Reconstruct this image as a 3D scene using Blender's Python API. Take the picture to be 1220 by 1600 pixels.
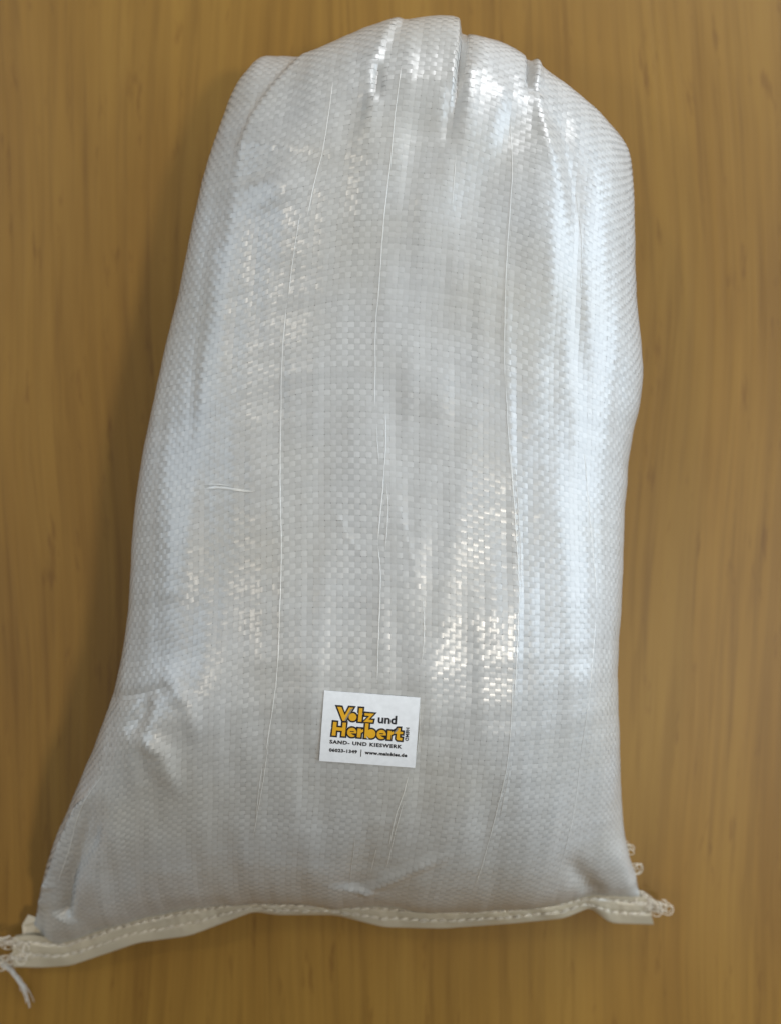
import bpy, bmesh, math, random
import numpy as np
from mathutils import Vector

for o in list(bpy.data.objects):
    bpy.data.objects.remove(o)
random.seed(4)
rng = np.random.default_rng(7)
scene = bpy.context.scene
col = scene.collection

# ------------------------------------------------------------------ camera
cam_data = bpy.data.cameras.new('camera')
cam = bpy.data.objects.new('camera', cam_data)
col.objects.link(cam)
scene.camera = cam
cam.location = (0, 0, 0.5226)                 # phone held level above the sack
cam_data.sensor_fit = 'VERTICAL'
cam_data.sensor_height = 36.0
cam_data.lens = 34.58
cam_data.clip_start = 0.01
cam_data.clip_end = 50
cam_data.dof.use_dof = True
cam_data.dof.focus_distance = 0.418
cam_data.dof.aperture_fstop = 4.6

# ------------------------------------------------------------------ room light
world = bpy.data.worlds.new('World')
scene.world = world
world.use_nodes = True
bg = world.node_tree.nodes['Background']
bg.inputs['Color'].default_value = (0.86, 0.92, 1.0, 1)
bg.inputs['Strength'].default_value = 0.045

def area_light(name, loc, target, sx, sy, watts, color):
    ld = bpy.data.lights.new(name, 'AREA')
    ld.shape = 'RECTANGLE'
    ld.size, ld.size_y = sx, sy
    ld.energy = watts
    ld.color = color
    o = bpy.data.objects.new(name, ld)
    col.objects.link(o)
    o.location = loc
    o.rotation_euler = (Vector(target)-Vector(loc)).to_track_quat('-Z', 'Y').to_euler()
    return o

area_light('window_light', (1.6, 0.32, 0.80), (0, 0, 0.05), 1.7, 1.2, 34, (0.70, 0.85, 1.0))
area_light('end_window_light', (0.9, 2.3, 1.10), (0, 0, 0.05), 1.4, 1.0, 40, (0.97, 0.98, 1.0))
area_light('far_window_light', (-1.6, 0.45, 0.75), (0, 0, 0.05), 1.4, 1.1, 12, (0.68, 0.84, 1.0))
for lx, ly, w in ((0.85, -0.42, 12.5), (-1.25, 1.25, 6.5), (-1.35, -0.40, 5.0)):
    area_light('ceiling_lamp_light', (lx, ly, 2.0), (lx*0.5, ly*0.5, 0), 0.18, 0.18, w, (1.0, 0.91, 0.77))

scene.view_settings.view_transform = 'Standard'
scene.view_settings.look = 'None'
scene.view_settings.exposure = 0.06
scene.view_settings.gamma = 1.0
scene.view_settings.use_curve_mapping = False

# ------------------------------------------------------------------ materials
def new_mat(name):
    m = bpy.data.materials.new(name)
    m.use_nodes = True
    nt = m.node_tree
    return m, nt, nt.nodes['Principled BSDF']

def noise(nt, scale, detail=2.0, rough=0.5, coord=None, stretch=None):
    n = nt.nodes.new('ShaderNodeTexNoise')
    n.inputs['Scale'].default_value = scale
    n.inputs['Detail'].default_value = detail
    n.inputs['Roughness'].default_value = rough
    if coord is None:
        coord = nt.nodes.new('ShaderNodeTexCoord').outputs['Object']
    if stretch:
        mp = nt.nodes.new('ShaderNodeMapping')
        mp.inputs['Scale'].default_value = stretch
        nt.links.new(coord, mp.inputs['Vector'])
        coord = mp.outputs['Vector']
    nt.links.new(coord, n.inputs['Vector'])
    return n.outputs['Fac']

def ramp(nt, fac, stops):
    r = nt.nodes.new('ShaderNodeValToRGB')
    while len(r.color_ramp.elements) < len(stops):
        r.color_ramp.elements.new(0.5)
    for e, (p, c) in zip(r.color_ramp.elements, stops):
        e.position = p
        e.color = (*c, 1)
    nt.links.new(fac, r.inputs['Fac'])
    return r.outputs['Color']

def mix(nt, a, b, fac, mode='MIX'):
    m = nt.nodes.new('ShaderNodeMix')
    m.data_type = 'RGBA'
    m.blend_type = mode
    if isinstance(fac, float):
        m.inputs['Factor'].default_value = fac
    else:
        nt.links.new(fac, m.inputs['Factor'])
    for s, v in ((6, a), (7, b)):
        if isinstance(v, tuple):
            m.inputs[s].default_value = (*v, 1)
        else:
            nt.links.new(v, m.inputs[s])
    return m.outputs[2]

def tape_material(name, base, rough, aniso=0.0):
    m, nt, p = new_mat(name)
    att = nt.nodes.new('ShaderNodeAttribute')          # every tape a little thicker or thinner; warp-weft sheen painted in too
    att.attribute_name = 'tone'
    c = ramp(nt, att.outputs['Fac'], [(0.0, tuple(v*0.88 for v in base)), (1.0, tuple(min(1, v*1.08) for v in base))])
    dust = ramp(nt, noise(nt, 14, 4), [(0.42, (1, 1, 1)), (0.72, (0.95, 0.92, 0.86))])
    c = mix(nt, c, dust, 1.0, 'MULTIPLY')
    nt.links.new(c, p.inputs['Base Color'])
    r = nt.nodes.new('ShaderNodeMapRange')
    r.inputs['To Min'].default_value = rough-0.07
    r.inputs['To Max'].default_value = rough+0.10
    nt.links.new(noise(nt, 90, 3), r.inputs['Value'])
    nt.links.new(r.outputs['Result'], p.inputs['Roughness'])
    p.inputs['Specular IOR Level'].default_value = 0.5
    p.inputs['Coat Weight'].default_value = 0.95       # thin clear lamination
    p.inputs['Coat Roughness'].default_value = 0.25
    if aniso:                                          # drawn film shines across its length
        p.inputs['Anisotropic'].default_value = aniso
        tg = nt.nodes.new('ShaderNodeTangent')
        tg.direction_type = 'UV_MAP'
        tg.uv_map = 'tape'
        nt.links.new(tg.outputs['Tangent'], p.inputs['Tangent'])
    b = nt.nodes.new('ShaderNodeBump')                 # drawn-film streaks
    b.inputs['Strength'].default_value = 0.12
    b.inputs['Distance'].default_value = 0.0002
    nt.links.new(noise(nt, 900, 2), b.inputs['Height'])
    nt.links.new(b.outputs['Normal'], p.inputs['Normal'])
    return m

M_TAPE = tape_material('woven white polypropylene', (0.485, 0.480, 0.462), 0.42, 0.6)
M_BODY = tape_material('inner white polypropylene', (0.26, 0.255, 0.24), 0.5)  # darker than the tapes: shade in the gaps between them put into colour
M_HEM = tape_material('folded translucent hem film', (0.50, 0.44, 0.33), 0.30)
M_EDGE = tape_material('creased tape edge', (0.68, 0.68, 0.655), 0.28)  # lighter than the tapes: glint along the raised edges put into colour

def plain(name, c, rough, spec=0.4):
    m, nt, p = new_mat(name)
    k = ramp(nt, noise(nt, 400, 2), [(0.3, tuple(v*0.92 for v in c)), (0.7, c)])
    nt.links.new(k, p.inputs['Base Color'])
    p.inputs['Roughness'].default_value = rough
    p.inputs['Specular IOR Level'].default_value = spec
    return m

M_PAPER = plain('white sticker paper', (0.86, 0.87, 0.88), 0.45)
M_BLACK = plain('black print', (0.012, 0.012, 0.016), 0.5)
M_YELLOW = plain('golden yellow print', (0.80, 0.42, 0.02), 0.5)
M_GREY = plain('grey shadow print', (0.30, 0.26, 0.20), 0.5)
M_THREAD = plain('cream sewing thread', (0.64, 0.57, 0.46), 0.55)
M_TAIL = plain('clear nylon thread', (0.62, 0.60, 0.56), 0.35)
M_SPECK = plain('dark speck', (0.06, 0.055, 0.05), 0.7)

def wood_material():
    m, nt, p = new_mat('oiled oak laminate')
    co = nt.nodes.new('ShaderNodeTexCoord').outputs['Object']
    warp = noise(nt, 3.0, 2, 0.5, co, (1.0, 0.45, 1.0))
    add = nt.nodes.new('ShaderNodeVectorMath')
    add.operation = 'MULTIPLY_ADD'
    comb = nt.nodes.new('ShaderNodeCombineXYZ')
    nt.links.new(warp, comb.inputs['X'])
    nt.links.new(comb.outputs['Vector'], add.inputs[0])
    add.inputs[1].default_value = (0.10, 0, 0)
    nt.links.new(co, add.inputs[2])
    g1 = noise(nt, 7.0, 4, 0.6, add.outputs['Vector'], (2.6, 0.42, 1.0))
    g2 = noise(nt, 40.0, 3, 0.6, add.outputs['Vector'], (4.0, 0.16, 1.0))
    g3 = noise(nt, 90.0, 2, 0.6, add.outputs['Vector'], (2.5, 0.06, 1.0))
    c1 = ramp(nt, g1, [(0.30, (0.205, 0.100, 0.012)), (0.48, (0.238, 0.122, 0.017)), (0.68, (0.275, 0.148, 0.024))])
    c2 = ramp(nt, g2, [(0.30, (0.80, 0.76, 0.68)), (0.45, (1, 1, 1)), (0.74, (1.06, 1.06, 1.06))])
    c3 = ramp(nt, g3, [(0.35, (0.88, 0.86, 0.82)), (0.6, (1, 1, 1))])
    c = mix(nt, c1, c2, 1.0, 'MULTIPLY')
    c = mix(nt, c, c3, 1.0, 'MULTIPLY')
    g4 = noise(nt, 55.0, 3, 0.7, add.outputs['Vector'], (2.2, 0.35, 1.0))
    c4 = ramp(nt, g4, [(0.30, (0.72, 0.64, 0.52)), (0.40, (1, 1, 1))])       # short dark pores
    c = mix(nt, c, c4, 0.8, 'MULTIPLY')
    nt.links.new(c, p.inputs['Base Color'])
    p.inputs['Roughness'].default_value = 0.48
    p.inputs['Specular IOR Level'].default_value = 0.42
    b = nt.nodes.new('ShaderNodeBump')
    b.inputs['Strength'].default_value = 0.25
    b.inputs['Distance'].default_value = 0.0004
    nt.links.new(g3, b.inputs['Height'])
    nt.links.new(b.outputs['Normal'], p.inputs['Normal'])
    return m

M_WOOD = wood_material()

# ------------------------------------------------------------------ helpers
def mesh_obj(name, verts, faces, mat, parent=None, tone=None, smooth=True, uv=None):
    me = bpy.data.meshes.new(name)
    v = np.asarray(verts, np.float32).reshape(-1, 3)
    if isinstance(faces, np.ndarray):
        n, k = faces.shape
        me.vertices.add(len(v))
        me.vertices.foreach_set('co', v.ravel())
        me.loops.add(n*k)
        me.loops.foreach_set('vertex_index', faces.astype(np.int32).ravel())
        me.polygons.add(n)
        me.polygons.foreach_set('loop_start', np.arange(0, n*k, k, dtype=np.int32))
        me.polygons.foreach_set('loop_total', np.full(n, k, np.int32))
        me.update(calc_edges=True)
    else:
        me.from_pydata([tuple(p) for p in v], [], faces)
    if smooth:
        me.polygons.foreach_set('use_smooth', np.ones(len(me.polygons), bool))
    a = me.attributes.new('tone', 'FLOAT', 'POINT')
    a.data.foreach_set('value', np.asarray(tone if tone is not None else np.full(len(v), 0.5), np.float32))
    if uv is not None:
        ul = me.uv_layers.new(name='tape')
        vi = np.empty(len(me.loops), np.int32)
        me.loops.foreach_get('vertex_index', vi)
        ul.data.foreach_set('uv', np.asarray(uv, np.float32)[vi].ravel())
    me.validate()
    me.materials.append(mat)
    o = bpy.data.objects.new(name, me)
    col.objects.link(o)
    o.parent = parent
    return o

def grid_faces(nu, nv, start=0, flip=False):
    i, j = np.meshgrid(np.arange(nu-1), np.arange(nv-1), indexing='ij')
    a = (i*nv+j).ravel()+start
    f = np.stack([a, a+1, a+nv+1, a+nv], 1)
    return f if flip else f[:, ::-1]

def tube(pts, rad, sides=6, taper=True):
    """verts, faces of a tube along pts (radius may be a list)."""
    p = np.asarray(pts, float)
    n = len(p)
    r = np.full(n, rad, float) if np.isscalar(rad) else np.asarray(rad, float)
    t = np.gradient(p, axis=0)
    t /= np.linalg.norm(t, axis=1)[:, None]+1e-12
    ref = np.where(np.abs(t[:, 2:3]) > 0.9, [[1.0, 0, 0]], [[0, 0, 1.0]])
    a = np.cross(t, ref)
    a /= np.linalg.norm(a, axis=1)[:, None]
    b = np.cross(t, a)
    k = np.arange(sides)*2*math.pi/sides
    v = p[:, None]+r[:, None, None]*(np.cos(k)[None, :, None]*a[:, None]+np.sin(k)[None, :, None]*b[:, None])
    f = []
    for i in range(n-1):
        for j in range(sides):
            f.append((i*sides+j, i*sides+(j+1) % sides, (i+1)*sides+(j+1) % sides, (i+1)*sides+j))
    f.append(tuple(range(sides))[::-1])
    f.append(tuple((n-1)*sides+j for j in range(sides)))
    return v.reshape(-1, 3), f

class Bag:
    def __init__(self):
        self.v, self.f = [], []
    def add(self, v, f):
        o = sum(len(x) for x in self.v)
        self.v.append(np.asarray(v))
        self.f += [tuple(i+o for i in q) for q in f]
    def build(self, name, mat, parent, smooth=True):
        return mesh_obj(name, np.vstack(self.v), self.f, mat, parent, smooth=smooth)

# ------------------------------------------------------------------ measured shape data
# plan outline of the filled sack (mm): mouth end, sides, sewn hem (with height)
TOP = [[-67.1, 213.7], [-59.6, 217.9], [-50.7, 217.1], [-41.8, 215.6], [-32.9, 216.9], [-24.6, 220.3], [-16.2, 223.4], [-7.6, 226.2], [1.2, 228.3], [10.2, 229.0], [19.1, 228.3], [28.0, 227.0], [36.8, 225.0], [45.4, 222.3], [53.8, 219.1], [61.6, 214.6], [69.1, 209.5], [76.5, 204.4], [83.9, 199.2], [91.1, 193.8], [98.0, 188.1], [106.0, 183.9]]
LEFT = [[-67.1, 213.7], [-75.4, 197.8], [-81.2, 180.9], [-86.2, 163.7], [-90.4, 146.3], [-94.1, 128.8], [-97.8, 111.3], [-101.1, 93.7], [-105.2, 76.2], [-109.4, 58.8], [-113.0, 41.3], [-116.3, 23.7], [-119.2, 6.0], [-121.4, -11.7], [-122.3, -29.6], [-123.0, -47.5], [-125.3, -65.2], [-129.6, -82.6], [-136.2, -99.2], [-143.5, -115.6], [-151.6, -131.6], [-159.6, -147.6], [-168.0, -163.4], [-175.1, -179.8], [-180.4, -196.9], [-184.7, -214.3]]
RIGHT = [[106.0, 183.9], [113.7, 170.5], [115.5, 155.1], [115.6, 139.5], [115.6, 124.0], [116.0, 108.4], [116.9, 92.9], [118.2, 77.4], [118.5, 61.8], [116.6, 46.4], [114.4, 31.0], [111.9, 15.6], [110.4, 0.1], [109.9, -15.4], [109.3, -31.0], [108.6, -46.5], [107.6, -62.0], [107.4, -77.6], [108.3, -93.1], [110.0, -108.6], [111.8, -124.1], [113.7, -139.5], [116.0, -154.9], [119.6, -170.0], [124.6, -184.7], [129.3, -199.6]]
HEM = [[-184.7, -214.3, 12.0], [-175.7, -222.1, 13.0], [-167.1, -222.0, 14.0], [-137.6, -210.7, 19.0], [-107.3, -202.2, 23.0], [-74.3, -197.1, 26.0], [-45.1, -197.3, 27.0], [-3.2, -198.6, 27.0], [29.0, -200.6, 27.0], [61.4, -199.7, 26.0], [87.9, -198.0, 22.0], [106.7, -196.0, 18.0], [129.3, -199.6, 13.0]]
# plan line that the middle tape follows
CENTRE = [[9.3, 228.6], [4.7, 190.6], [0.0, 148.1], [-2.7, 123.3], [-5.3, 80.1], [-5.3, 26.5], [-4.8, -26.5], [-5.3, -74.3], [-8.2, -123.5], [-15.1, -180.8]]
# ridges and valleys: plan polyline (mm), width, height, fade in, fade out
RIDGES = [
    [[[-98.9, -65.9], [-83.7, -81.0], [-81.6, -103.4]], 4, 1.2, 0.4, 0.4],
    [[[-113.0, -94.8], [-95.8, -102.7], [-92.2, -128.5]], 4, 1.9, 0.4, 0.4],
    [[[-101.8, -77.0], [-114.4, -100.5]], 4, -2.0, 0.4, 0.4],
    [[[-84.8, -109.5], [-101.6, -135.5], [-131.2, -183.1]], 7, -1.4, 0.4, 0.3],
    [[[25.8, 184.2], [24.1, 165.5], [22.6, 151.0]], 2.2, -1.6, 0.2, 0.6],
    [[[34.9, 198.4], [32.2, 171.8], [28.3, 148.2]], 4, 1.6, 0.2, 0.6],
    [[[48.9, 192.7], [44.1, 163.2], [37.1, 137.3]], 5, 1.2, 0.2, 0.6],
    [[[13.7, 177.6], [9.4, 145.3], [1.3, 117.9]], 6, -1.2, 0.3, 0.6],
    [[[62.8, 184.2], [66.0, 162.3], [70.8, 128.0]], 3, 1.5, 0.1, 0.7],
    [[[72.7, 176.1], [77.2, 148.9], [80.8, 115.1]], 4, -1.3, 0.2, 0.6],
    [[[-129.1, -119.0], [-143.7, -137.8], [-158.2, -165.9], [-176.2, -202.4]], 1.6, 1.6, 0.2, 0.1],
    [[[-133.0, -127.2], [-147.5, -158.9], [-162.9, -203.6]], 1.8, -1.6, 0.3, 0.05],
    [[[-173.0, -182.6], [-161.5, -181.7]], 2, 1.0, 0.3, 0.3],
    [[[-109.5, -97.0], [-102.9, -119.6], [-108.5, -142.8]], 4, -1.2, 0.4, 0.4],
    [[[41.5, 223.1], [34.0, 165.7], [21.5, 137.0], [0.0, 107.1], [-18.7, 82.9]], 7, 2.0, 0.15, 0.9],
    [[[55.9, 179.8], [44.6, 145.9], [28.1, 115.2], [2.7, 88.2]], 9, -2.6, 0.2, 0.8],
    [[[65.3, 176.4], [68.1, 136.1], [64.9, 100.0], [51.0, 64.4]], 9, 2.1, 0.2, 0.7],
    [[[83.1, 171.8], [79.6, 129.0], [80.5, 76.4], [83.9, 27.5]], 5, -1.0, 0.3, 0.4],
    [[[-5.5, 180.9], [-10.8, 161.3], [-13.5, 145.5]], 4, 1.5, 0.2, 0.7],
    [[[-13.8, 184.6], [-17.6, 157.1], [-29.6, 126.7]], 8, -1.4, 0.2, 0.8],
    [[[-59.4, 172.5], [-65.5, 142.1], [-68.5, 110.5], [-75.5, 65.9], [-79.6, 27.3]], 8, 1.1, 0.3, 0.5],
    [[[-75.6, 154.0], [-80.3, 121.2], [-87.5, 90.4]], 8, -0.9, 0.4, 0.5],
    [[[-52.4, 148.9], [-46.2, 127.7]], 12, 1.6, 0.4, 0.4],
    [[[-80.9, -56.6], [-92.3, -84.2], [-106.5, -107.9], [-119.2, -130.6]], 12, 2.6, 0.4, 0.5],
    [[[-129.1, -119.0], [-143.7, -137.8], [-158.2, -165.9], [-176.2, -202.4]], 3.5, 2.2, 0.35, 0.1],
    [[[-127.3, -124.4], [-138.3, -150.1], [-155.1, -178.1], [-162.9, -203.6]], 5, -3.8, 0.4, 0.05],
    [[[-113.9, -123.8], [-131.0, -159.0], [-149.6, -193.2]], 6, 1.8, 0.4, 0.3],
    [[[34.6, -21.3], [35.9, -47.9], [31.9, -69.2]], 20, 1.0, 0.5, 0.5],
    [[[56.4, 26.9], [70.5, -27.1], [65.0, -67.7]], 12, -1.0, 0.5, 0.5],
    [[[77.9, 10.9], [79.5, -32.9], [76.8, -76.8]], 8, 1.2, 0.5, 0.5],
    [[[29.6, -148.2], [8.7, -161.6], [-15.1, -180.8]], 3, 1.6, 0.4, 0.1],
    [[[-2.8, -133.2], [-10.0, -154.2], [-16.4, -177.8]], 9, -2.4, 0.6, 0.1],
    [[[-33.0, -123.7], [-31.4, -151.1], [-36.3, -181.4]], 10, 1.2, 0.5, 0.3],
    [[[79.3, -155.6], [92.0, -176.3], [99.7, -187.3]], 5, -2.6, 0.6, 0.0],
    [[[101.0, -150.8], [115.9, -177.9], [124.6, -195.1]], 5, 1.4, 0.5, 0.2],
    [[[-2.7, 101.7], [-5.3, 53.2], [-2.7, 15.9], [-4.0, -26.5], [-5.3, -68.9]], 2.4, 0.2, 0.2, 0.2],
    [[[49.9, 134.9], [48.3, 80.5], [50.1, 26.8], [53.0, -34.8], [50.7, -97.6], [40.8, -165.9]], 2.2, 0.45, 0.2, 0.1],
    [[[-23.9, 2.7], [-17.2, -10.6], [-9.3, -21.2]], 1.2, 0.35, 0.3, 0.5],
    [[[2.6, 5.3], [7.9, -15.9], [11.9, -34.4]], 1.4, 0.35, 0.3, 0.5],
    [[[-130.8, -86.7], [-101.8, -77.0], [-77.9, -72.5]], 2.5, -0.9, 0.1, 0.5],
    [[[107.4, 51.6], [111.3, 12.2]], 9, -1.2, 0.4, 0.4],
    [[[24.0, 64.0], [8.0, 37.2]], 14, 0.9, 0.5, 0.5],
    [[[59.0, 216.3], [64.3, 213.2], [60.6, 186.7], [61.4, 180.5]], 1.4, -2.6, 0.4, 0.35],
    [[[59.4, 214.1], [67.2, 210.9], [63.9, 186.4], [64.3, 176.1]], 2.0, 1.8, 0.4, 0.4],
    [[[34.7, 225.1], [31.1, 200.2], [28.9, 185.8], [26.7, 170.1]], 1.3, -3.0, 0.1, 0.5],
    [[[-5.0, 194.4], [-5.5, 180.9], [-4.9, 171.5]], 2.0, -1.8, 0.3, 0.5],
]
# pleats: plan polyline, height of the raised side, softness, reach, side
STEPS = [
    [[[5.3, 223.4], [-1.7, 203.5], [-5.8, 190.7], [-7.1, 177.8]], 2.2, 1.3, 16, 1],
    [[[31.4, 220.5], [30.1, 204.2], [28.1, 187.5], [25.5, 167.0], [24.3, 158.2]], 5.6, 0.8, 30, 1],
    [[[-40.9, 206.2], [-51.6, 190.5], [-61.1, 176.1], [-66.3, 160.7], [-68.2, 144.0]], 2.6, 1.5, 22, -1],
]
# creased tape edges: plan polyline, width
TAPES = [
    [[[4.7, 190.6], [1.9, 168.3], [0.0, 148.1], [-2.7, 123.3], [-4.3, 101.7], [-5.3, 85.5]], 0.55],
    [[[-4.3, 100.3], [-6.1, 80.1], [-6.4, 61.3], [-6.6, 42.6]], 0.5],
    [[[-2.1, 42.5], [-2.1, 26.5], [-3.2, 10.6], [-2.7, 6.6]], 0.55],
    [[[-5.8, 37.2], [-4.8, 18.6]], 0.4],
    [[[-2.7, 13.3], [-4.2, 0.0], [-5.3, -13.2]], 0.6],
    [[[-1.6, 11.9], [-1.1, 0.0], [-2.1, -15.9]], 0.35],
    [[[-5.3, -13.2], [-4.2, -26.5], [-5.0, -52.9], [-5.6, -71.6]], 0.5],
    [[[-43.9, 86.2], [-45.4, 64.4], [-45.7, 42.8], [-45.8, 10.6], [-45.1, -15.9], [-45.9, -42.5], [-47.3, -69.1], [-52.7, -102.8]], 0.55],
    [[[-24.7, 185.9], [-26.1, 172.8], [-28.5, 154.9], [-32.5, 138.0], [-35.1, 124.1]], 0.5],
    [[[-37.9, 127.1], [-41.6, 102.5], [-43.1, 88.9]], 0.4],
    [[[-54.0, -105.8], [-56.7, -121.2], [-58.9, -137.5]], 0.5],
    [[[-51.1, -96.9], [-54.8, -117.9], [-60.7, -144.8]], 0.3],
    [[[51.2, 169.8], [51.4, 146.2], [50.1, 126.6], [48.4, 102.1], [47.5, 75.1], [47.7, 53.6]], 0.5],
    [[[48.0, 53.6], [49.0, 32.1], [50.9, 8.0]], 0.45],
    [[[49.6, 29.5], [51.7, 0.0], [53.3, -26.8], [53.1, -48.2], [51.9, -78.0]], 0.55],
    [[[51.7, 21.4], [53.9, -8.0], [54.7, -32.2]], 0.35],
    [[[51.0, -69.7], [50.1, -97.5], [47.9, -121.2]], 0.5],
    [[[49.1, -109.2], [44.7, -137.0], [38.8, -172.1]], 0.55],
    [[[51.0, -106.3], [47.4, -133.9]], 0.35],
    [[[8.1, -109.7], [5.5, -120.2], [1.9, -133.0], [-0.6, -148.7]], 0.6],
    [[[5.8, -123.5], [2.8, -136.5], [-2.0, -162.0]], 0.4],
    [[[-5.7, -147.0], [-9.3, -166.1]], 0.4],
    [[[-15.1, -140.0], [-19.3, -175.4]], 0.35],
    [[[83.1, -109.9], [82.6, -131.9], [80.3, -151.9], [77.5, -172.8]], 0.45],
    [[[82.9, 27.5], [87.3, -13.9], [89.8, -39.0]], 0.4],
    [[[89.2, -44.6], [86.3, -78.0], [83.2, -106.8]], 0.4],
    [[[13.2, -34.4], [13.8, -50.3], [12.7, -63.6]], 0.4],
    [[[12.0, -75.7], [12.0, -90.9], [10.3, -108.2]], 0.4],
    [[[-127.4, -115.9], [-141.5, -135.6], [-151.6, -160.1], [-161.3, -179.9]], 0.7],
    [[[79.8, 137.5], [81.8, 115.2], [80.9, 92.9]], 0.35],
    [[[27.5, 151.1], [25.7, 126.1]], 0.35],
]
# pulled cross tapes
CROSS = [
    [[[-78.6, 10.0], [-71.5, 10.2], [-63.0, 9.1], [-56.9, 8.5]], 0.95],
    [[[-79.3, 11.7], [-72.9, 11.6], [-65.8, 10.7]], 0.5],
]
# sticker corners
STICKER = [[-27.4, -73.8], [12.2, -76.8], [10.3, -107.7], [-30.0, -104.8]]
# hem band, upper and lower edge
HEM_U = [[-195.4, -222.8, 10], [-186.7, -220.6, 12], [-167.1, -222.0, 14], [-137.6, -210.4, 19], [-107.3, -201.9, 23], [-74.3, -196.4, 26], [-45.1, -197.0, 27], [-3.2, -198.3, 27], [29.0, -200.2, 27], [61.4, -199.4, 26], [87.9, -197.7, 22], [105.1, -195.7, 18], [117.2, -198.8, 15], [132.0, -200.3, 13]]
HEM_L = [[-196.2, -237.0, 8], [-182.1, -237.4, 8], [-166.4, -235.9, 9], [-142.6, -226.5, 13], [-129.5, -221.3, 15], [-102.4, -216.4, 18], [-69.0, -202.3, 22], [-58.0, -204.2, 22], [-27.7, -204.2, 22], [-3.3, -210.8, 21], [26.1, -211.5, 21], [62.0, -208.9, 21], [88.5, -207.1, 19], [102.4, -203.1, 15], [113.8, -213.0, 11], [136.7, -214.5, 9]]

# ------------------------------------------------------------------ sack surface (metres, table top = z 0)
def resample(pts, n):
    """Catmull-Rom through pts, n points evenly spaced by length."""
    p = np.array(pts, float)
    p = np.vstack([2*p[0]-p[1], p, 2*p[-1]-p[-2]])
    out = []
    for i in range(1, len(p)-2):
        t = np.linspace(0, 1, 40, endpoint=False)[:, None]
        a, b, c, d = p[i-1], p[i], p[i+1], p[i+2]
        out.append(0.5*((2*b)+(c-a)*t+(2*a-5*b+4*c-d)*t*t+(3*b-a-3*c+d)*t**3))
    out = np.vstack(out+[p[-2:-1]])
    s = np.r_[0, np.cumsum(np.linalg.norm(np.diff(out, axis=0), axis=1))]
    q = np.linspace(0, s[-1], n)
    return np.stack([np.interp(q, s, out[:, k]) for k in range(out.shape[1])], 1)

def sstep(x):
    x = np.clip(x, 0, 1)
    return x*x*(3-2*x)

def at(c, t):
    k = np.linspace(0, 1, len(c))
    return np.stack([np.interp(t, k, c[:, j]) for j in range(c.shape[1])], -1)

Z_EQ, H_TOP = 0.046, 0.068

def sack_half(top, left, right, hem, front=True, NU=900, NV=1200):
    """xyz grid [NU,NV] of the upper (front) or lower half of the filled sack; u left-right, v mouth-hem."""
    T, L, R, B = [resample(c, 400) for c in (top, left, right, hem)]
    th = np.linspace(0, math.pi, NU)
    n = 2.6 if front else 3.2
    c = np.sign(np.cos(th))*np.abs(np.cos(th))**(2/n)
    uu = 0.5-0.5*c
    hs = np.sin(th)**(2/n)
    t = np.linspace(0, 1, NV)
    vv = np.where(t < 0.3, 0.2*(t/0.3)**1.75, 0.2+0.8*(t-0.3)/0.7)
    vv = vv[:, ]
    U, V = np.meshgrid(uu, vv, indexing='ij')
    HS = hs[:, None]*np.ones_like(V)
    Bz = at(B, U)
    P = ((1-V)[..., None]*at(T, U)[..., :2]+V[..., None]*Bz[..., :2]
         + (1-U)[..., None]*at(L, V)[..., :2]+U[..., None]*at(R, V)[..., :2]
         - ((1-U)*(1-V))[..., None]*T[0, :2]-(U*(1-V))[..., None]*T[-1, :2]
         - ((1-U)*V)[..., None]*B[0, :2]-(U*V)[..., None]*B[-1, :2])
    w = 0.26
    q = np.clip(1-V/w, 0, 1)
    ht = (1-q**2.3)**(1/2.3)
    g = np.clip((V-0.64)/0.36, 0, 1)
    hb = np.clip(1-g**(2.7+1.3*U), 0, 1)**0.66
    zq = Z_EQ+(Bz[..., 2]-Z_EQ)*sstep((V-0.66)/0.34)
    if front:
        H = H_TOP*(0.93+0.10*np.exp(-((V-0.62)/0.3)**2))
        Z = zq+H*HS*ht*hb
    else:
        Z = zq-(zq-0.002)*np.minimum(1, HS*ht*hb*1.05)
        Z = np.maximum(Z, 0.002)
    return np.dstack([P, Z])

def even(G, nu, nv, ref=None, pitch=None):
    """resample a grid so that its lines are evenly spaced by length, as the tapes of a fabric are.
    With ref (a plan curve x(y)) the lines keep a constant pitch either side of it and run round the edges."""
    NU, NV = G.shape[:2]
    A = np.empty((nu, NV, 3))
    for j in range(NV):
        s = np.r_[0, np.cumsum(np.linalg.norm(np.diff(G[:, j], axis=0), axis=1))]
        if ref is None:
            q = np.linspace(0, s[-1], nu)
        else:
            xr = np.interp(-G[NU//2, j, 1], -ref[:, 1], ref[:, 0])
            q = np.clip(np.interp(xr, G[:, j, 0], s)+(np.arange(nu)-nu//2)*pitch, 0, s[-1])
        for k in range(3):
            A[:, j, k] = np.interp(q, s, G[:, j, k])
    d = np.linalg.norm(np.diff(G, axis=1), axis=2)
    m = d[int(NU*.2):int(NU*.8)].mean(0)
    s = np.r_[0, np.cumsum(m)]
    q = np.linspace(0, s[-1], nv)
    out = np.empty((nu, nv, 3))
    for i in range(nu):
        for k in range(3):
            out[i, :, k] = np.interp(q, s, A[i, :, k])
    return out
# ------------------------------------------------------------------ end surface

# ------------------------------------------------------------------ the table the sack lies on
S = 2.2
tb = Bag()
tv = [(-S, -S, -0.028), (S, -S, -0.028), (S, S, -0.028), (-S, S, -0.028), (-S, -S, 0), (S, -S, 0), (S, S, 0), (-S, S, 0)]
tb.add(np.array(tv), [(3, 2, 1, 0), (4, 5, 6, 7), (0, 1, 5, 4), (1, 2, 6, 5), (2, 3, 7, 6), (3, 0, 4, 7)])
table = tb.build('table_surface', M_WOOD, None, smooth=False)
table['kind'] = 'structure'
table['label'] = 'brown oak grained table top under the white sack'

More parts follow.
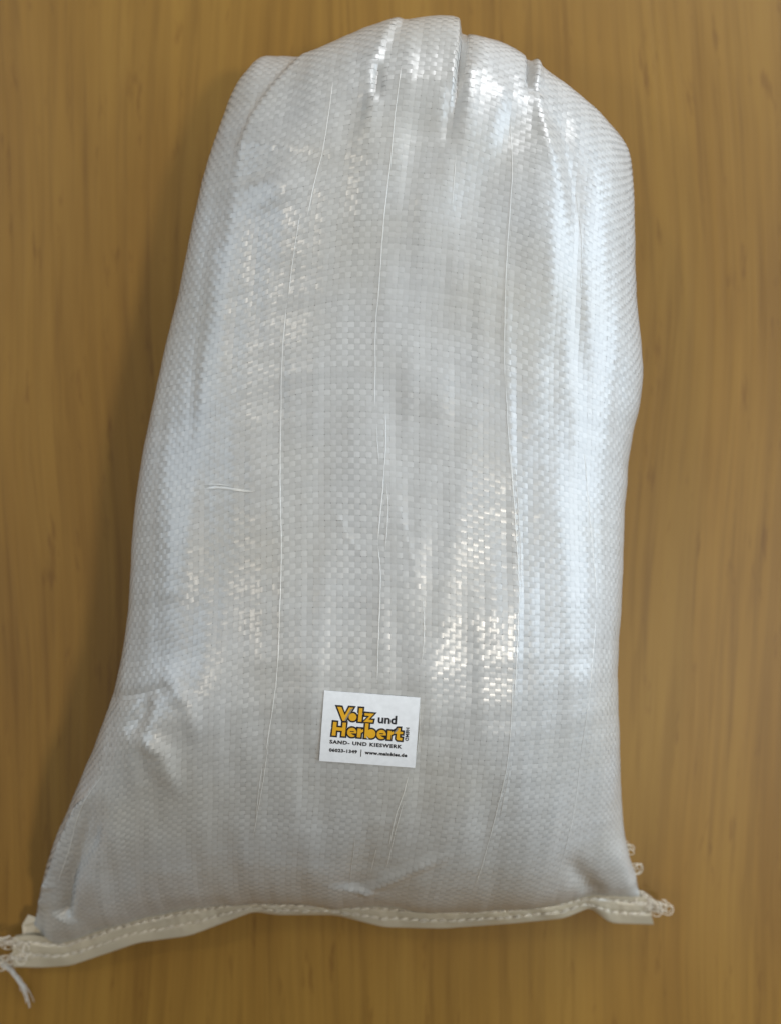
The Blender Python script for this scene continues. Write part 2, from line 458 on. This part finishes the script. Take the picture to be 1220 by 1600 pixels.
# ------------------------------------------------------------------ the sack
sack = bpy.data.objects.new('sandbag', None)
col.objects.link(sack)
sack.empty_display_size = 0.05
sack['label'] = 'filled white woven plastic sandbag with yellow and black sticker lying on wooden table'
sack['category'] = 'sandbag'

mm = lambda c: np.array(c, float)/1000
TOP, LEFT, RIGHT, HEM = mm(TOP), mm(LEFT), mm(RIGHT), mm(HEM)
NWARP, NWEFT, K = 150, 206, 4
PITCH = 0.00246                                          # width of one woven tape

def seg_dist(x, y, poly):
    """distance to a polyline, signed side (+ = right of travel) and position along it 0..1 (mm)."""
    p = np.array(poly, float)
    L = np.linalg.norm(np.diff(p, axis=0), axis=1)
    cum = np.r_[0, np.cumsum(L)]
    best = np.full(x.shape, 1e9)
    side = np.zeros(x.shape)
    pos = np.zeros(x.shape)
    for i in range(len(p)-1):
        a, d = p[i], p[i+1]-p[i]
        tt = ((x-a[0])*d[0]+(y-a[1])*d[1])/(L[i]**2)
        tc = np.clip(tt, 0, 1)
        ex, ey = x-a[0]-tc*d[0], y-a[1]-tc*d[1]
        dd = np.hypot(ex, ey)
        cr = (d[1]*(x-a[0])-d[0]*(y-a[1]))/L[i]
        m = dd < best
        best = np.where(m, dd, best)
        side = np.where(m, cr, side)
        pos = np.where(m, (cum[i]+tc*L[i])/cum[-1], pos)
    return best, side, pos

waves = []
for k in range(46):
    lx = rng.uniform(16, 60)
    ly = rng.uniform(60, 200)
    waves.append((rng.choice([-1, 1])*2*math.pi/lx, 2*math.pi/ly, rng.uniform(0, 6.28), 0.05*(lx/30)))
for k in range(30):                                       # faint bands along the tapes
    lx = rng.uniform(7, 16)
    ly = rng.uniform(70, 170)
    waves.append((2*math.pi/lx, 2*math.pi/ly, rng.uniform(0, 6.28), 0.012*(lx/9)))
for k in range(24):                                       # and across them
    lx = rng.uniform(50, 120)
    ly = rng.uniform(8, 22)
    waves.append((2*math.pi/lx, 2*math.pi/ly, rng.uniform(0, 6.28), 0.010*(ly/12)))

def folds(G):
    """height in metres of folds, creases and lumps over the smooth sack."""
    x, y = G[..., 0]*1000, G[..., 1]*1000
    D = np.zeros(x.shape)
    for kx, ky, ph, am in waves:
        D += 1.5*am*np.sin(kx*x+ph)*np.sin(ky*y+ph*1.7+kx*9)
    for poly, w, amp, ta, tb_ in RIDGES:
        d, s, t = seg_dist(x, y, poly)
        f = sstep(t/max(ta, 1e-3))*sstep((1-t)/max(tb_, 1e-3)) if tb_ > 0 else sstep(t/max(ta, 1e-3))
        D += amp*np.exp(-(d/w)**2)*f
    for poly, h, soft, reach, sd in STEPS:
        d, s, t = seg_dist(x, y, poly)
        s = s*sd
        up = 1/(1+np.exp(-np.clip(s/(soft*0.6), -30, 30)))
        D += h*up*np.exp(-np.maximum(s, 0)/reach)*np.exp(-np.maximum(d-np.abs(s), 0)/5)*(1-sstep((t-0.6)/0.4))
    return D/1000

def normals(G, sign):
    du = np.gradient(G, axis=0)
    dv = np.gradient(G, axis=1)
    n = np.cross(dv, du)*sign
    n /= np.linalg.norm(n, axis=2)[..., None]+1e-12
    return n

halves = {}
for key in ('front', 'back'):
    fr = key == 'front'
    G = even(sack_half(TOP, LEFT, RIGHT, HEM, fr), NWARP*K+1, NWEFT*K+1, mm(CENTRE), PITCH/K)
    N = normals(G, 1 if fr else -1)
    D = folds(G)
    if not fr:
        D *= np.clip(G[..., 2]/Z_EQ, 0, 1)**2
    v = np.linspace(0, 1, G.shape[1])[None, :]
    D *= 1-sstep((v-0.985)/0.015)                      # the seam itself stays put
    G = G+N*D[..., None]
    G[..., 2] = np.maximum(G[..., 2], 0.0012)
    halves[key] = (G, normals(G, 1 if fr else -1))

def weave(key, parent):
    """plain weave of flat tapes: every warp and weft tape is a ribbon going over and under."""
    G, N = halves[key]
    V, F, TONE, UV = [], [], [], []
    start = 0
    for kind in (0, 1):
        A, B = (G, N) if kind == 0 else (G.transpose(1, 0, 2), N.transpose(1, 0, 2))
        n_t = (A.shape[0]-1)//K
        ln = A.shape[1]
        idx = np.arange(n_t)*K
        c, e0, e1 = A[idx+K//2], A[idx], A[idx+K]
        nn = B[idx+K//2]
        j = np.arange(ln)
        cell = np.minimum(j//K, (ln-1)//K-1)
        frac = (j-cell*K)/K
        prof = np.sin(math.pi*frac)**0.7
        sgn = np.where((np.arange(n_t)[:, None]+cell[None, :]+kind) % 2 == 0, 1.0, -1.0)
        amp = 0.000058*(0.8+0.4*rng.random((n_t, 1)))
        off = amp*sgn*prof[None, :]
        jit = rng.normal(0, 0.000021, (n_t, (ln-1)//K))[:, cell]*prof[None, :]     # each crossing tilts a little
        wid = (0.90+0.06*rng.random((n_t, 1)))
        wob = np.cumsum(rng.normal(0, 0.02, (n_t, ln)), axis=1)
        wob -= wob.mean(1, keepdims=True)
        wob = np.clip(wob, -0.07, 0.07)
        lo = c+(e0-c)*(wid+wob)[..., None]+nn*(off+jit)[..., None]
        hi = c+(e1-c)*(wid-wob)[..., None]+nn*(off-jit)[..., None]
        R = np.stack([lo, hi], 1)                      # [tape, 2, ln, 3]
        V.append(R.reshape(-1, 3))
        base = (np.arange(n_t)*2*ln)[:, None]+np.arange(ln-1)[None, :]+start
        base = base.ravel()
        f = np.stack([base, base+1, base+ln+1, base+ln], 1)
        if (kind == 0) == (key == 'front'):
            f = f[:, ::-1]
        F.append(f)
        band = np.convolve(rng.normal(size=n_t+8), np.ones(9)/3, 'valid')[:, None]*(0.16 if kind == 0 else 0.08)
        tone = np.clip(0.5+band+0.18*rng.normal(size=(n_t, 1))+(0.17 if kind else -0.17), 0, 1)  # weft lighter, warp darker: their sheen contrast painted into the tone
        TONE.append(np.repeat(tone, 2*ln, axis=1).ravel())
        UV.append(np.stack(np.broadcast_arrays((np.arange(ln)/K)[None, None, :], np.array([0.0, 1.0])[None, :, None], ), -1).repeat(n_t, 0).reshape(-1, 2))
        start += R.size//3
    o = mesh_obj('woven_tapes', np.vstack(V), np.vstack(F), M_TAPE, parent, np.concatenate(TONE), uv=np.vstack(UV))
    o['kind'] = 'stuff'
    return o

body = None
for key in ('front', 'back'):
    G, N = halves[key]
    g = (G-N*0.00040)[::2, ::2]
    b = mesh_obj('sack_panel', g.reshape(-1, 3), grid_faces(g.shape[0], g.shape[1], 0, key == 'front')[:, ::-1], M_BODY, sack)
    weave(key, b)
    if key == 'front':
        body = b

GF, NF = halves['front']
def on_sack(x, y):
    """point and normal of the upper sack surface above plan position x, y (metres)."""
    c = GF[::8, ::8]
    d = (c[..., 0]-x)**2+(c[..., 1]-y)**2-c[..., 2]*1e-4
    i, j = np.unravel_index(d.argmin(), d.shape)
    i0, i1 = max(i*8-10, 0), min(i*8+11, GF.shape[0])
    j0, j1 = max(j*8-10, 0), min(j*8+11, GF.shape[1])
    s = GF[i0:i1, j0:j1]
    d = (s[..., 0]-x)**2+(s[..., 1]-y)**2
    w = np.exp(-d/(0.0005**2)/0.8)+1e-30
    w /= w.sum()
    p = (s*w[..., None]).sum((0, 1))
    n = (NF[i0:i1, j0:j1]*w[..., None]).sum((0, 1))
    return p, n/np.linalg.norm(n)

def strip_on_sack(name, poly, width, lift, crown, mat, step=1.2, wob=0.10):
    p = resample(np.array(poly, float)/1000, max(8, int(np.linalg.norm(np.diff(np.array(poly), axis=0), axis=1).sum()/step)))
    q = [on_sack(a, b) for a, b in p]
    C = np.array([k[0] for k in q])
    Nn = np.array([k[1] for k in q])
    t = np.gradient(C, axis=0)
    sd = np.cross(t, Nn)
    sd /= np.linalg.norm(sd, axis=1)[:, None]+1e-12
    n = len(C)
    z = rng.normal(0, wob/1000, n)
    z = np.convolve(z, np.ones(5)/5, 'same')
    C = C+sd*z[:, None]
    env = np.clip(np.minimum(np.arange(n), np.arange(n)[::-1])/4, 0.15, 1)*(0.8+0.3*rng.random(n))
    w = width/2000*env
    rows = [C-sd*w[:, None]+Nn*lift/1000, C+Nn*(lift/1000+crown/1000*env)[:, None], C+sd*w[:, None]+Nn*(lift/1000*0.9)]
    V = np.stack(rows, 0)
    return mesh_obj(name, V.reshape(-1, 3), grid_faces(3, n, 0, True), mat, body, rng.random()*np.ones(3*n))

for poly, w in TAPES:
    strip_on_sack('tape_edge', poly, w*0.85, 0.07, 0.18, M_EDGE)
for poly, w in CROSS:
    strip_on_sack('pulled_tape', poly, w*1.1, 0.2, 0.12, M_EDGE, 0.8, 0.02)

# ------------------------------------------------------------------ sticker with print
C4 = np.array(STICKER, float)/1000
q = [on_sack(*p) for p in C4]
ctr = on_sack(*C4.mean(0))
nrm = np.mean([k[1] for k in q]+[ctr[1]], axis=0)
nrm /= np.linalg.norm(nrm)
tl, tr, br, bl = [k[0] for k in q]
SX, SY = 829.6, 611.0                                   # print is drawn on a sheet of this many units
samp = np.array([[on_sack(*((C4[0]*(1-a)+C4[1]*a)*(1-b)+(C4[3]*(1-a)+C4[2]*a)*b))[0] for b in np.linspace(0, 1, 6)] for a in np.linspace(0, 1, 6)])
A, Bm = np.meshgrid(np.linspace(0, 1, 6), np.linspace(0, 1, 6), indexing='ij')
basis = lambda a, b: np.stack([np.ones_like(a), a, b, a*b, a*a, b*b], -1)
coef = np.linalg.lstsq(basis(A.ravel(), Bm.ravel()), samp.reshape(-1, 3), rcond=None)[0]
res = ((samp.reshape(-1, 3)-basis(A.ravel(), Bm.ravel()) @ coef) @ nrm).max()

def sheet(X, Y, lift):
    a, b = np.asarray(X, float)/SX, np.asarray(Y, float)/SY
    curl = 0.0007*np.clip(a+(1-b)-1.45, 0, 1)**1.5+0.0004*np.clip((1-a)+b-1.5, 0, 1)**1.5
    return basis(a, b) @ coef+nrm*(res+0.00018+lift+curl)[..., None] if np.ndim(a) else basis(a, b) @ coef+nrm*(res+0.00018+lift+curl)

na, nb = 25, 19
aa, bb = np.meshgrid(np.linspace(0, SX, na), np.linspace(0, SY, nb), indexing='ij')
topv = sheet(aa, bb, 0.0).reshape(-1, 3)
botv = sheet(aa, bb, -0.00016).reshape(-1, 3)
fc = [tuple(f) for f in grid_faces(na, nb, 0, True)]
fc += [tuple(f) for f in grid_faces(na, nb, na*nb, False)]
rim = [i*nb for i in range(na)]+[(na-1)*nb+j for j in range(1, nb)]+[i*nb+nb-1 for i in range(na-2, -1, -1)]+[j for j in range(nb-2, 0, -1)]
for k in range(len(rim)):
    a, b = rim[k], rim[(k+1) % len(rim)]
    fc.append((a, b, b+na*nb, a+na*nb))
sticker = mesh_obj('sticker', np.vstack([topv, botv]), fc, M_PAPER, sack, smooth=False)
sticker['label'] = 'small white sticker with yellow company lettering'

def print_poly(name, polys, mat, lift):
    """flat print: list of outlines in sheet units -> one thin mesh on the sticker."""
    V, F = [], []
    for pl in polys:
        bm = bmesh.new()
        vs = [bm.verts.new((x, y, 0)) for x, y in pl]
        es = [bm.edges.new((vs[i], vs[(i+1) % len(vs)])) for i in range(len(vs))]
        bmesh.ops.triangle_fill(bm, use_beauty=True, edges=es)
        bm.verts.index_update()
        o = sum(len(v) for v in V)
        V.append(np.array([v.co[:2] for v in bm.verts]))
        for f in bm.faces:
            ids = [v.index+o for v in f.verts]
            if f.normal.z > 0:
                ids = ids[::-1]
            F.append(tuple(ids))
        bm.free()
    xy = np.vstack(V)
    return mesh_obj(name, sheet(xy[:, 0], xy[:, 1], lift), F, mat, sticker, smooth=False)

def grow(pl, d):
    """outline moved outwards by d (mitred)."""
    p = np.array(pl, float)
    area = 0.5*np.sum(p[:, 0]*np.roll(p[:, 1], -1)-np.roll(p[:, 0], -1)*p[:, 1])
    if area < 0:
        p = p[::-1]
    e = np.roll(p, -1, 0)-p
    e /= np.linalg.norm(e, axis=1)[:, None]
    n = np.stack([e[:, 1], -e[:, 0]], 1)
    m = n+np.roll(n, 1, 0)
    k = 2/np.maximum((m**2).sum(1), 0.9)
    return p+d*m*k[:, None]

def disc(cx, cy, r, a0=0, a1=360, n=26):
    t = np.radians(np.linspace(a0, a1, n, endpoint=(a1-a0) < 360))
    return [(cx+r*math.cos(a), cy+r*math.sin(a)) for a in t]

def letter_e(cx, cy, r):
    pl = disc(cx, cy, r, 38, 352, 24)
    return pl+[(cx+r*0.98, cy+9), (cx-6, cy+9), (cx-6, cy+2), (cx+2, cy+2)][:2]+[(cx+8, cy+16)]

V_ = [(118, 123), (162, 123), (193, 188), (224, 121), (268, 121), (204, 246), (176, 246)]
Z_ = [(358, 160), (451, 160), (406, 214), (444, 214), (440, 242), (352, 242), (400, 188), (362, 188)]
L_ = [(310, 121), (347, 121), (345, 243), (307, 243)]
H_ = [(95, 254), (133, 254), (132, 298), (176, 298), (177, 254), (214, 254), (211, 380), (174, 380), (175, 334), (131, 334), (130, 380), (90, 380)]
R1 = [(309, 296), (345, 296), (347, 306), (364, 294), (366, 326), (347, 338), (345, 379), (308, 379)]
B1 = [(372, 246), (409, 246), (408, 300)]+disc(430, 337, 43, -108, 152, 22)+[(404, 380), (371, 380)]
R2 = [(570, 296), (604, 296), (606, 306), (625, 294), (627, 326), (606, 338), (604, 379), (568, 379)]
T_ = [(652, 268), (682, 266), (681, 298), (706, 298), (705, 324), (680, 324), (680, 350), (704, 351), (702, 380), (658, 380), (645, 368), (646, 324), (617, 324)]
logo = [V_, disc(262, 205, 37), L_, Z_, H_, letter_e(265, 337, 44), R1, B1, letter_e(520, 337, 44), R2, T_]
logo_names = 'VolzHerbert'
print_poly('logo_outline', [grow(p, 10.5) for p in logo], M_BLACK, 0.00004)
print_poly('logo_letters', [grow(p, -3.5) for p in logo], M_YELLOW, 0.00008)
print_poly('logo_shade', [[(240, 140), (262, 128), (206, 240), (192, 240)], [(652, 272), (664, 280), (632, 318), (620, 320)]], M_GREY, 0.00011)
for e in ((265, 337), (520, 337)):
    print_poly('logo_counter', [[(e[0]-16, e[1]-12), (e[0]+18, e[1]-12), (e[0]+16, e[1]-4), (e[0]-16, e[1]-4)]], M_BLACK, 0.00012)

def print_text(name, body_text, x0, x1, ytop, ybase, bold, spacing=1.0, upright=True):
    """lettering fitted to a box; ytop is the top of the tallest letter, ybase the base line."""
    cu = bpy.data.curves.new(name, 'FONT')
    cu.body = body_text
    cu.size = 1.0
    cu.offset = bold
    cu.space_character = spacing
    cu.resolution_u = 3
    tmp = bpy.data.objects.new(name, cu)
    col.objects.link(tmp)
    dg = bpy.context.evaluated_depsgraph_get()
    me = tmp.evaluated_get(dg).to_mesh()
    co = np.array([v.co[:2] for v in me.vertices])
    fs = [tuple(p.vertices) for p in me.polygons]
    tmp.evaluated_get(dg).to_mesh_clear()
    bpy.data.objects.remove(tmp)
    u = (co[:, 0]-co[:, 0].min())/(np.ptp(co[:, 0]))
    w = (co[:, 1]-max(co[:, 1].min(), -bold*1.2))/(co[:, 1].max()-max(co[:, 1].min(), -bold*1.2))
    if upright:
        X, Y = x0+(x1-x0)*u, ybase-(ybase-ytop)*w
    else:                                               # reads upwards
        X, Y = x1-(x1-x0)*(1-w), ybase-(ybase-ytop)*u
    return mesh_obj(name, sheet(X, Y, 0.00006), fs, M_BLACK, sticker, smooth=False)

print_text('lettering', 'und', 481, 643, 168, 242, 0.03)
print_text('lettering', 'SAND- UND KIESWERK', 79, 703, 415, 449, 0.042, 1.15)
print_text('lettering', '06023-1349', 79, 322, 489, 521, 0.05, 1.12)
print_text('lettering', '|', 352, 359, 482, 530, 0.01)
print_text('lettering', 'www.mainkies.de', 388, 752, 489, 521, 0.05, 1.12)
print_text('lettering', 'GMBH', 724, 756, 262, 377, 0.04, 1.1, upright=False)

# ------------------------------------------------------------------ sewn hem
def kinked(pts, n):
    p = mm(pts)
    s = np.r_[0, np.cumsum(np.linalg.norm(np.diff(p, axis=0), axis=1))]
    q = np.linspace(0, s[-1], n)
    p = np.stack([np.interp(q, s, p[:, k]) for k in range(3)], 1)
    p[2:-2] = (p[:-4]+p[1:-3]+p[2:-2]+p[3:-1]+p[4:])/5
    return p
HU, HL = kinked(HEM_U, 220), kinked(HEM_L, 220)
kink = np.convolve(rng.normal(0, 1, 220), np.ones(5)/5, 'same')*0.0008
NT = 33
def hem_point(t):
    p = HU+(HL-HU)*t
    bulge = 0.0007*math.sin(math.pi*t)-0.0006*math.exp(-((t-0.10)/0.06)**2)-0.0006*math.exp(-((t-0.54)/0.06)**2)
    p = p+np.array([0, 0.25, 0.97])*bulge
    p[:, 2] += kink*math.sin(math.pi*np.clip(t*1.1, 0, 1))+0.0022
    return p
rows = [hem_point(t) for t in np.linspace(-0.14, 1.0, NT)]
low = rows[-1]+np.array([0, -0.0005, -0.0011])
under = [low]+[hem_point(t)-np.array([0, -0.0006, 0.0026]) for t in (0.8, 0.4, 0.0, -0.1)]
HV = np.stack(rows+under, 0)
hem = mesh_obj('hem', HV.reshape(-1, 3), grid_faces(HV.shape[0], 220, 0, False), M_HEM, sack, np.tile(0.5+0.25*np.sin(np.arange(220)*0.31), HV.shape[0]))
hem['label'] = 'folded beige hem closed by two rows of stitches'

def stitch_row(t, pitch, seed):
    r = np.random.default_rng(seed)
    c = hem_point(t)
    s = np.r_[0, np.cumsum(np.linalg.norm(np.diff(c, axis=0), axis=1))]
    b = Bag()
    d = 0.002
    while d < s[-1]-pitch:
        ln = pitch*r.uniform(0.85, 1.05)
        for k in (-1, 1):
            q = np.linspace(d, d+ln, 7)
            p = np.stack([np.interp(q, s, c[:, i]) for i in range(3)], 1)
            w = np.linspace(0, 1, 7)
            lat = k*0.00030*np.sin(math.pi*w)+0.0008*(w-0.5)+r.normal(0, 0.0002)
            p[:, 1] += lat
            p[:, 2] += 0.00045*np.sin(math.pi*w)+0.00012
            b.add(*tube(p, 0.00027*(0.55+0.6*np.sin(math.pi*w)), 6))
        d += ln*r.uniform(0.98, 1.1)
    o = b.build('stitch_row', M_THREAD, hem)
    return o
stitch_row(0.10, 0.0046, 1)
stitch_row(0.54, 0.0050, 2)

# corner scrap of film beside the left end of the hem
def scrap(name, pts, mat):
    p = mm(pts)
    b = Bag()
    n = len(p)
    b.add(np.vstack([p, p-np.array([0, 0, 0.0003])]), [tuple(range(n)), tuple(range(2*n-1, n-1, -1))]+[(i, (i+1) % n, n+(i+1) % n, n+i)[::-1] for i in range(n)])
    return b.build(name, mat, hem, smooth=False)
scrap('film_corner', [(-190.5, -224.0, 11.5), (-191.5, -215.0, 10.5), (-188.5, -209.8, 10.2), (-180.0, -211.5, 12.5), (-176.0, -222.0, 12.0)], M_HEM)

# thread chains at both ends of the hem
def chain(name, path, r_loop, n, seed, rad=0.00021):
    r = np.random.default_rng(seed)
    p = resample(mm(path), 160)
    b = Bag()
    n = int(n*1.6)
    for k in range(n):
        c = p[int((k+0.5)/n*159)]
        ph = r.uniform(0, 6.28)
        tilt = r.normal(0, 0.7, 2)
        rr = r_loop*r.uniform(0.6, 1.25)
        t = np.linspace(0, 2*math.pi*r.uniform(0.8, 1.3), 22)
        drift = r.normal(0, 0.0012, 3)
        q = np.stack([c[0]+rr*np.cos(t+ph)*1.15+drift[0]*t/6, c[1]+rr*np.sin(t+ph)+drift[1]*t/6,
                      np.maximum(0.0008, c[2]+rr*0.6*(tilt[0]*np.cos(t+ph)+tilt[1]*np.sin(t+ph))+0.0003*t)], 1)
        b.add(*tube(q, rad, 6))
    for k in range(3):
        q = resample(mm(path)+r.normal(0, 0.0009, (len(path), 3)), 60)
        q[:, 2] = np.maximum(q[:, 2], 0.001)
        b.add(*tube(q, rad, 6))
    return b.build(name, M_THREAD, hem)
chain('thread_chain', [(-186, -224.5, 12.5), (-191, -224.5, 12), (-198, -223, 11), (-206, -224, 10)], 0.0024, 9, 3)
chain('thread_chain', [(-186, -231, 11), (-190, -229, 11), (-194, -231, 10), (-198, -234, 9), (-206, -235, 8)], 0.0023, 9, 5)
chain('thread_chain', [(129, -199, 14), (134, -203, 13), (138, -205, 12), (143, -206, 11)], 0.0024, 12, 8)
chain('thread_chain', [(125, -196, 13), (132, -199, 13), (138, -206, 11)], 0.0016, 8, 9)
chain('thread_chain', [(127.0, -183.0, 14), (127.5, -185, 13.5)], 0.0030, 2, 11)
chain('thread_chain', [(122.3, -171, 14), (124, -176, 14)], 0.0022, 2, 12)

b = Bag()
tail = [(-206, -236, 6), (-201, -240, 5), (-196.5, -246, 4), (-192.5, -254, 3), (-191.5, -262, 2)]
r = np.random.default_rng(21)
for k in range(16):
    q = resample(mm(tail)+r.normal(0, 0.0007, (5, 3)), 50)
    if k > 9:
        q[25:] += np.linspace(0, 1, 25)[:, None]**1.5*r.normal(0, 0.003, 3)
    q[:, 2] = np.maximum(q[:, 2], 0.0006)
    b.add(*tube(q[: int(r.uniform(30, 50))], 0.00016, 5))
b.build('loose_thread', M_TAIL, hem)
scene.render.film_transparent = False
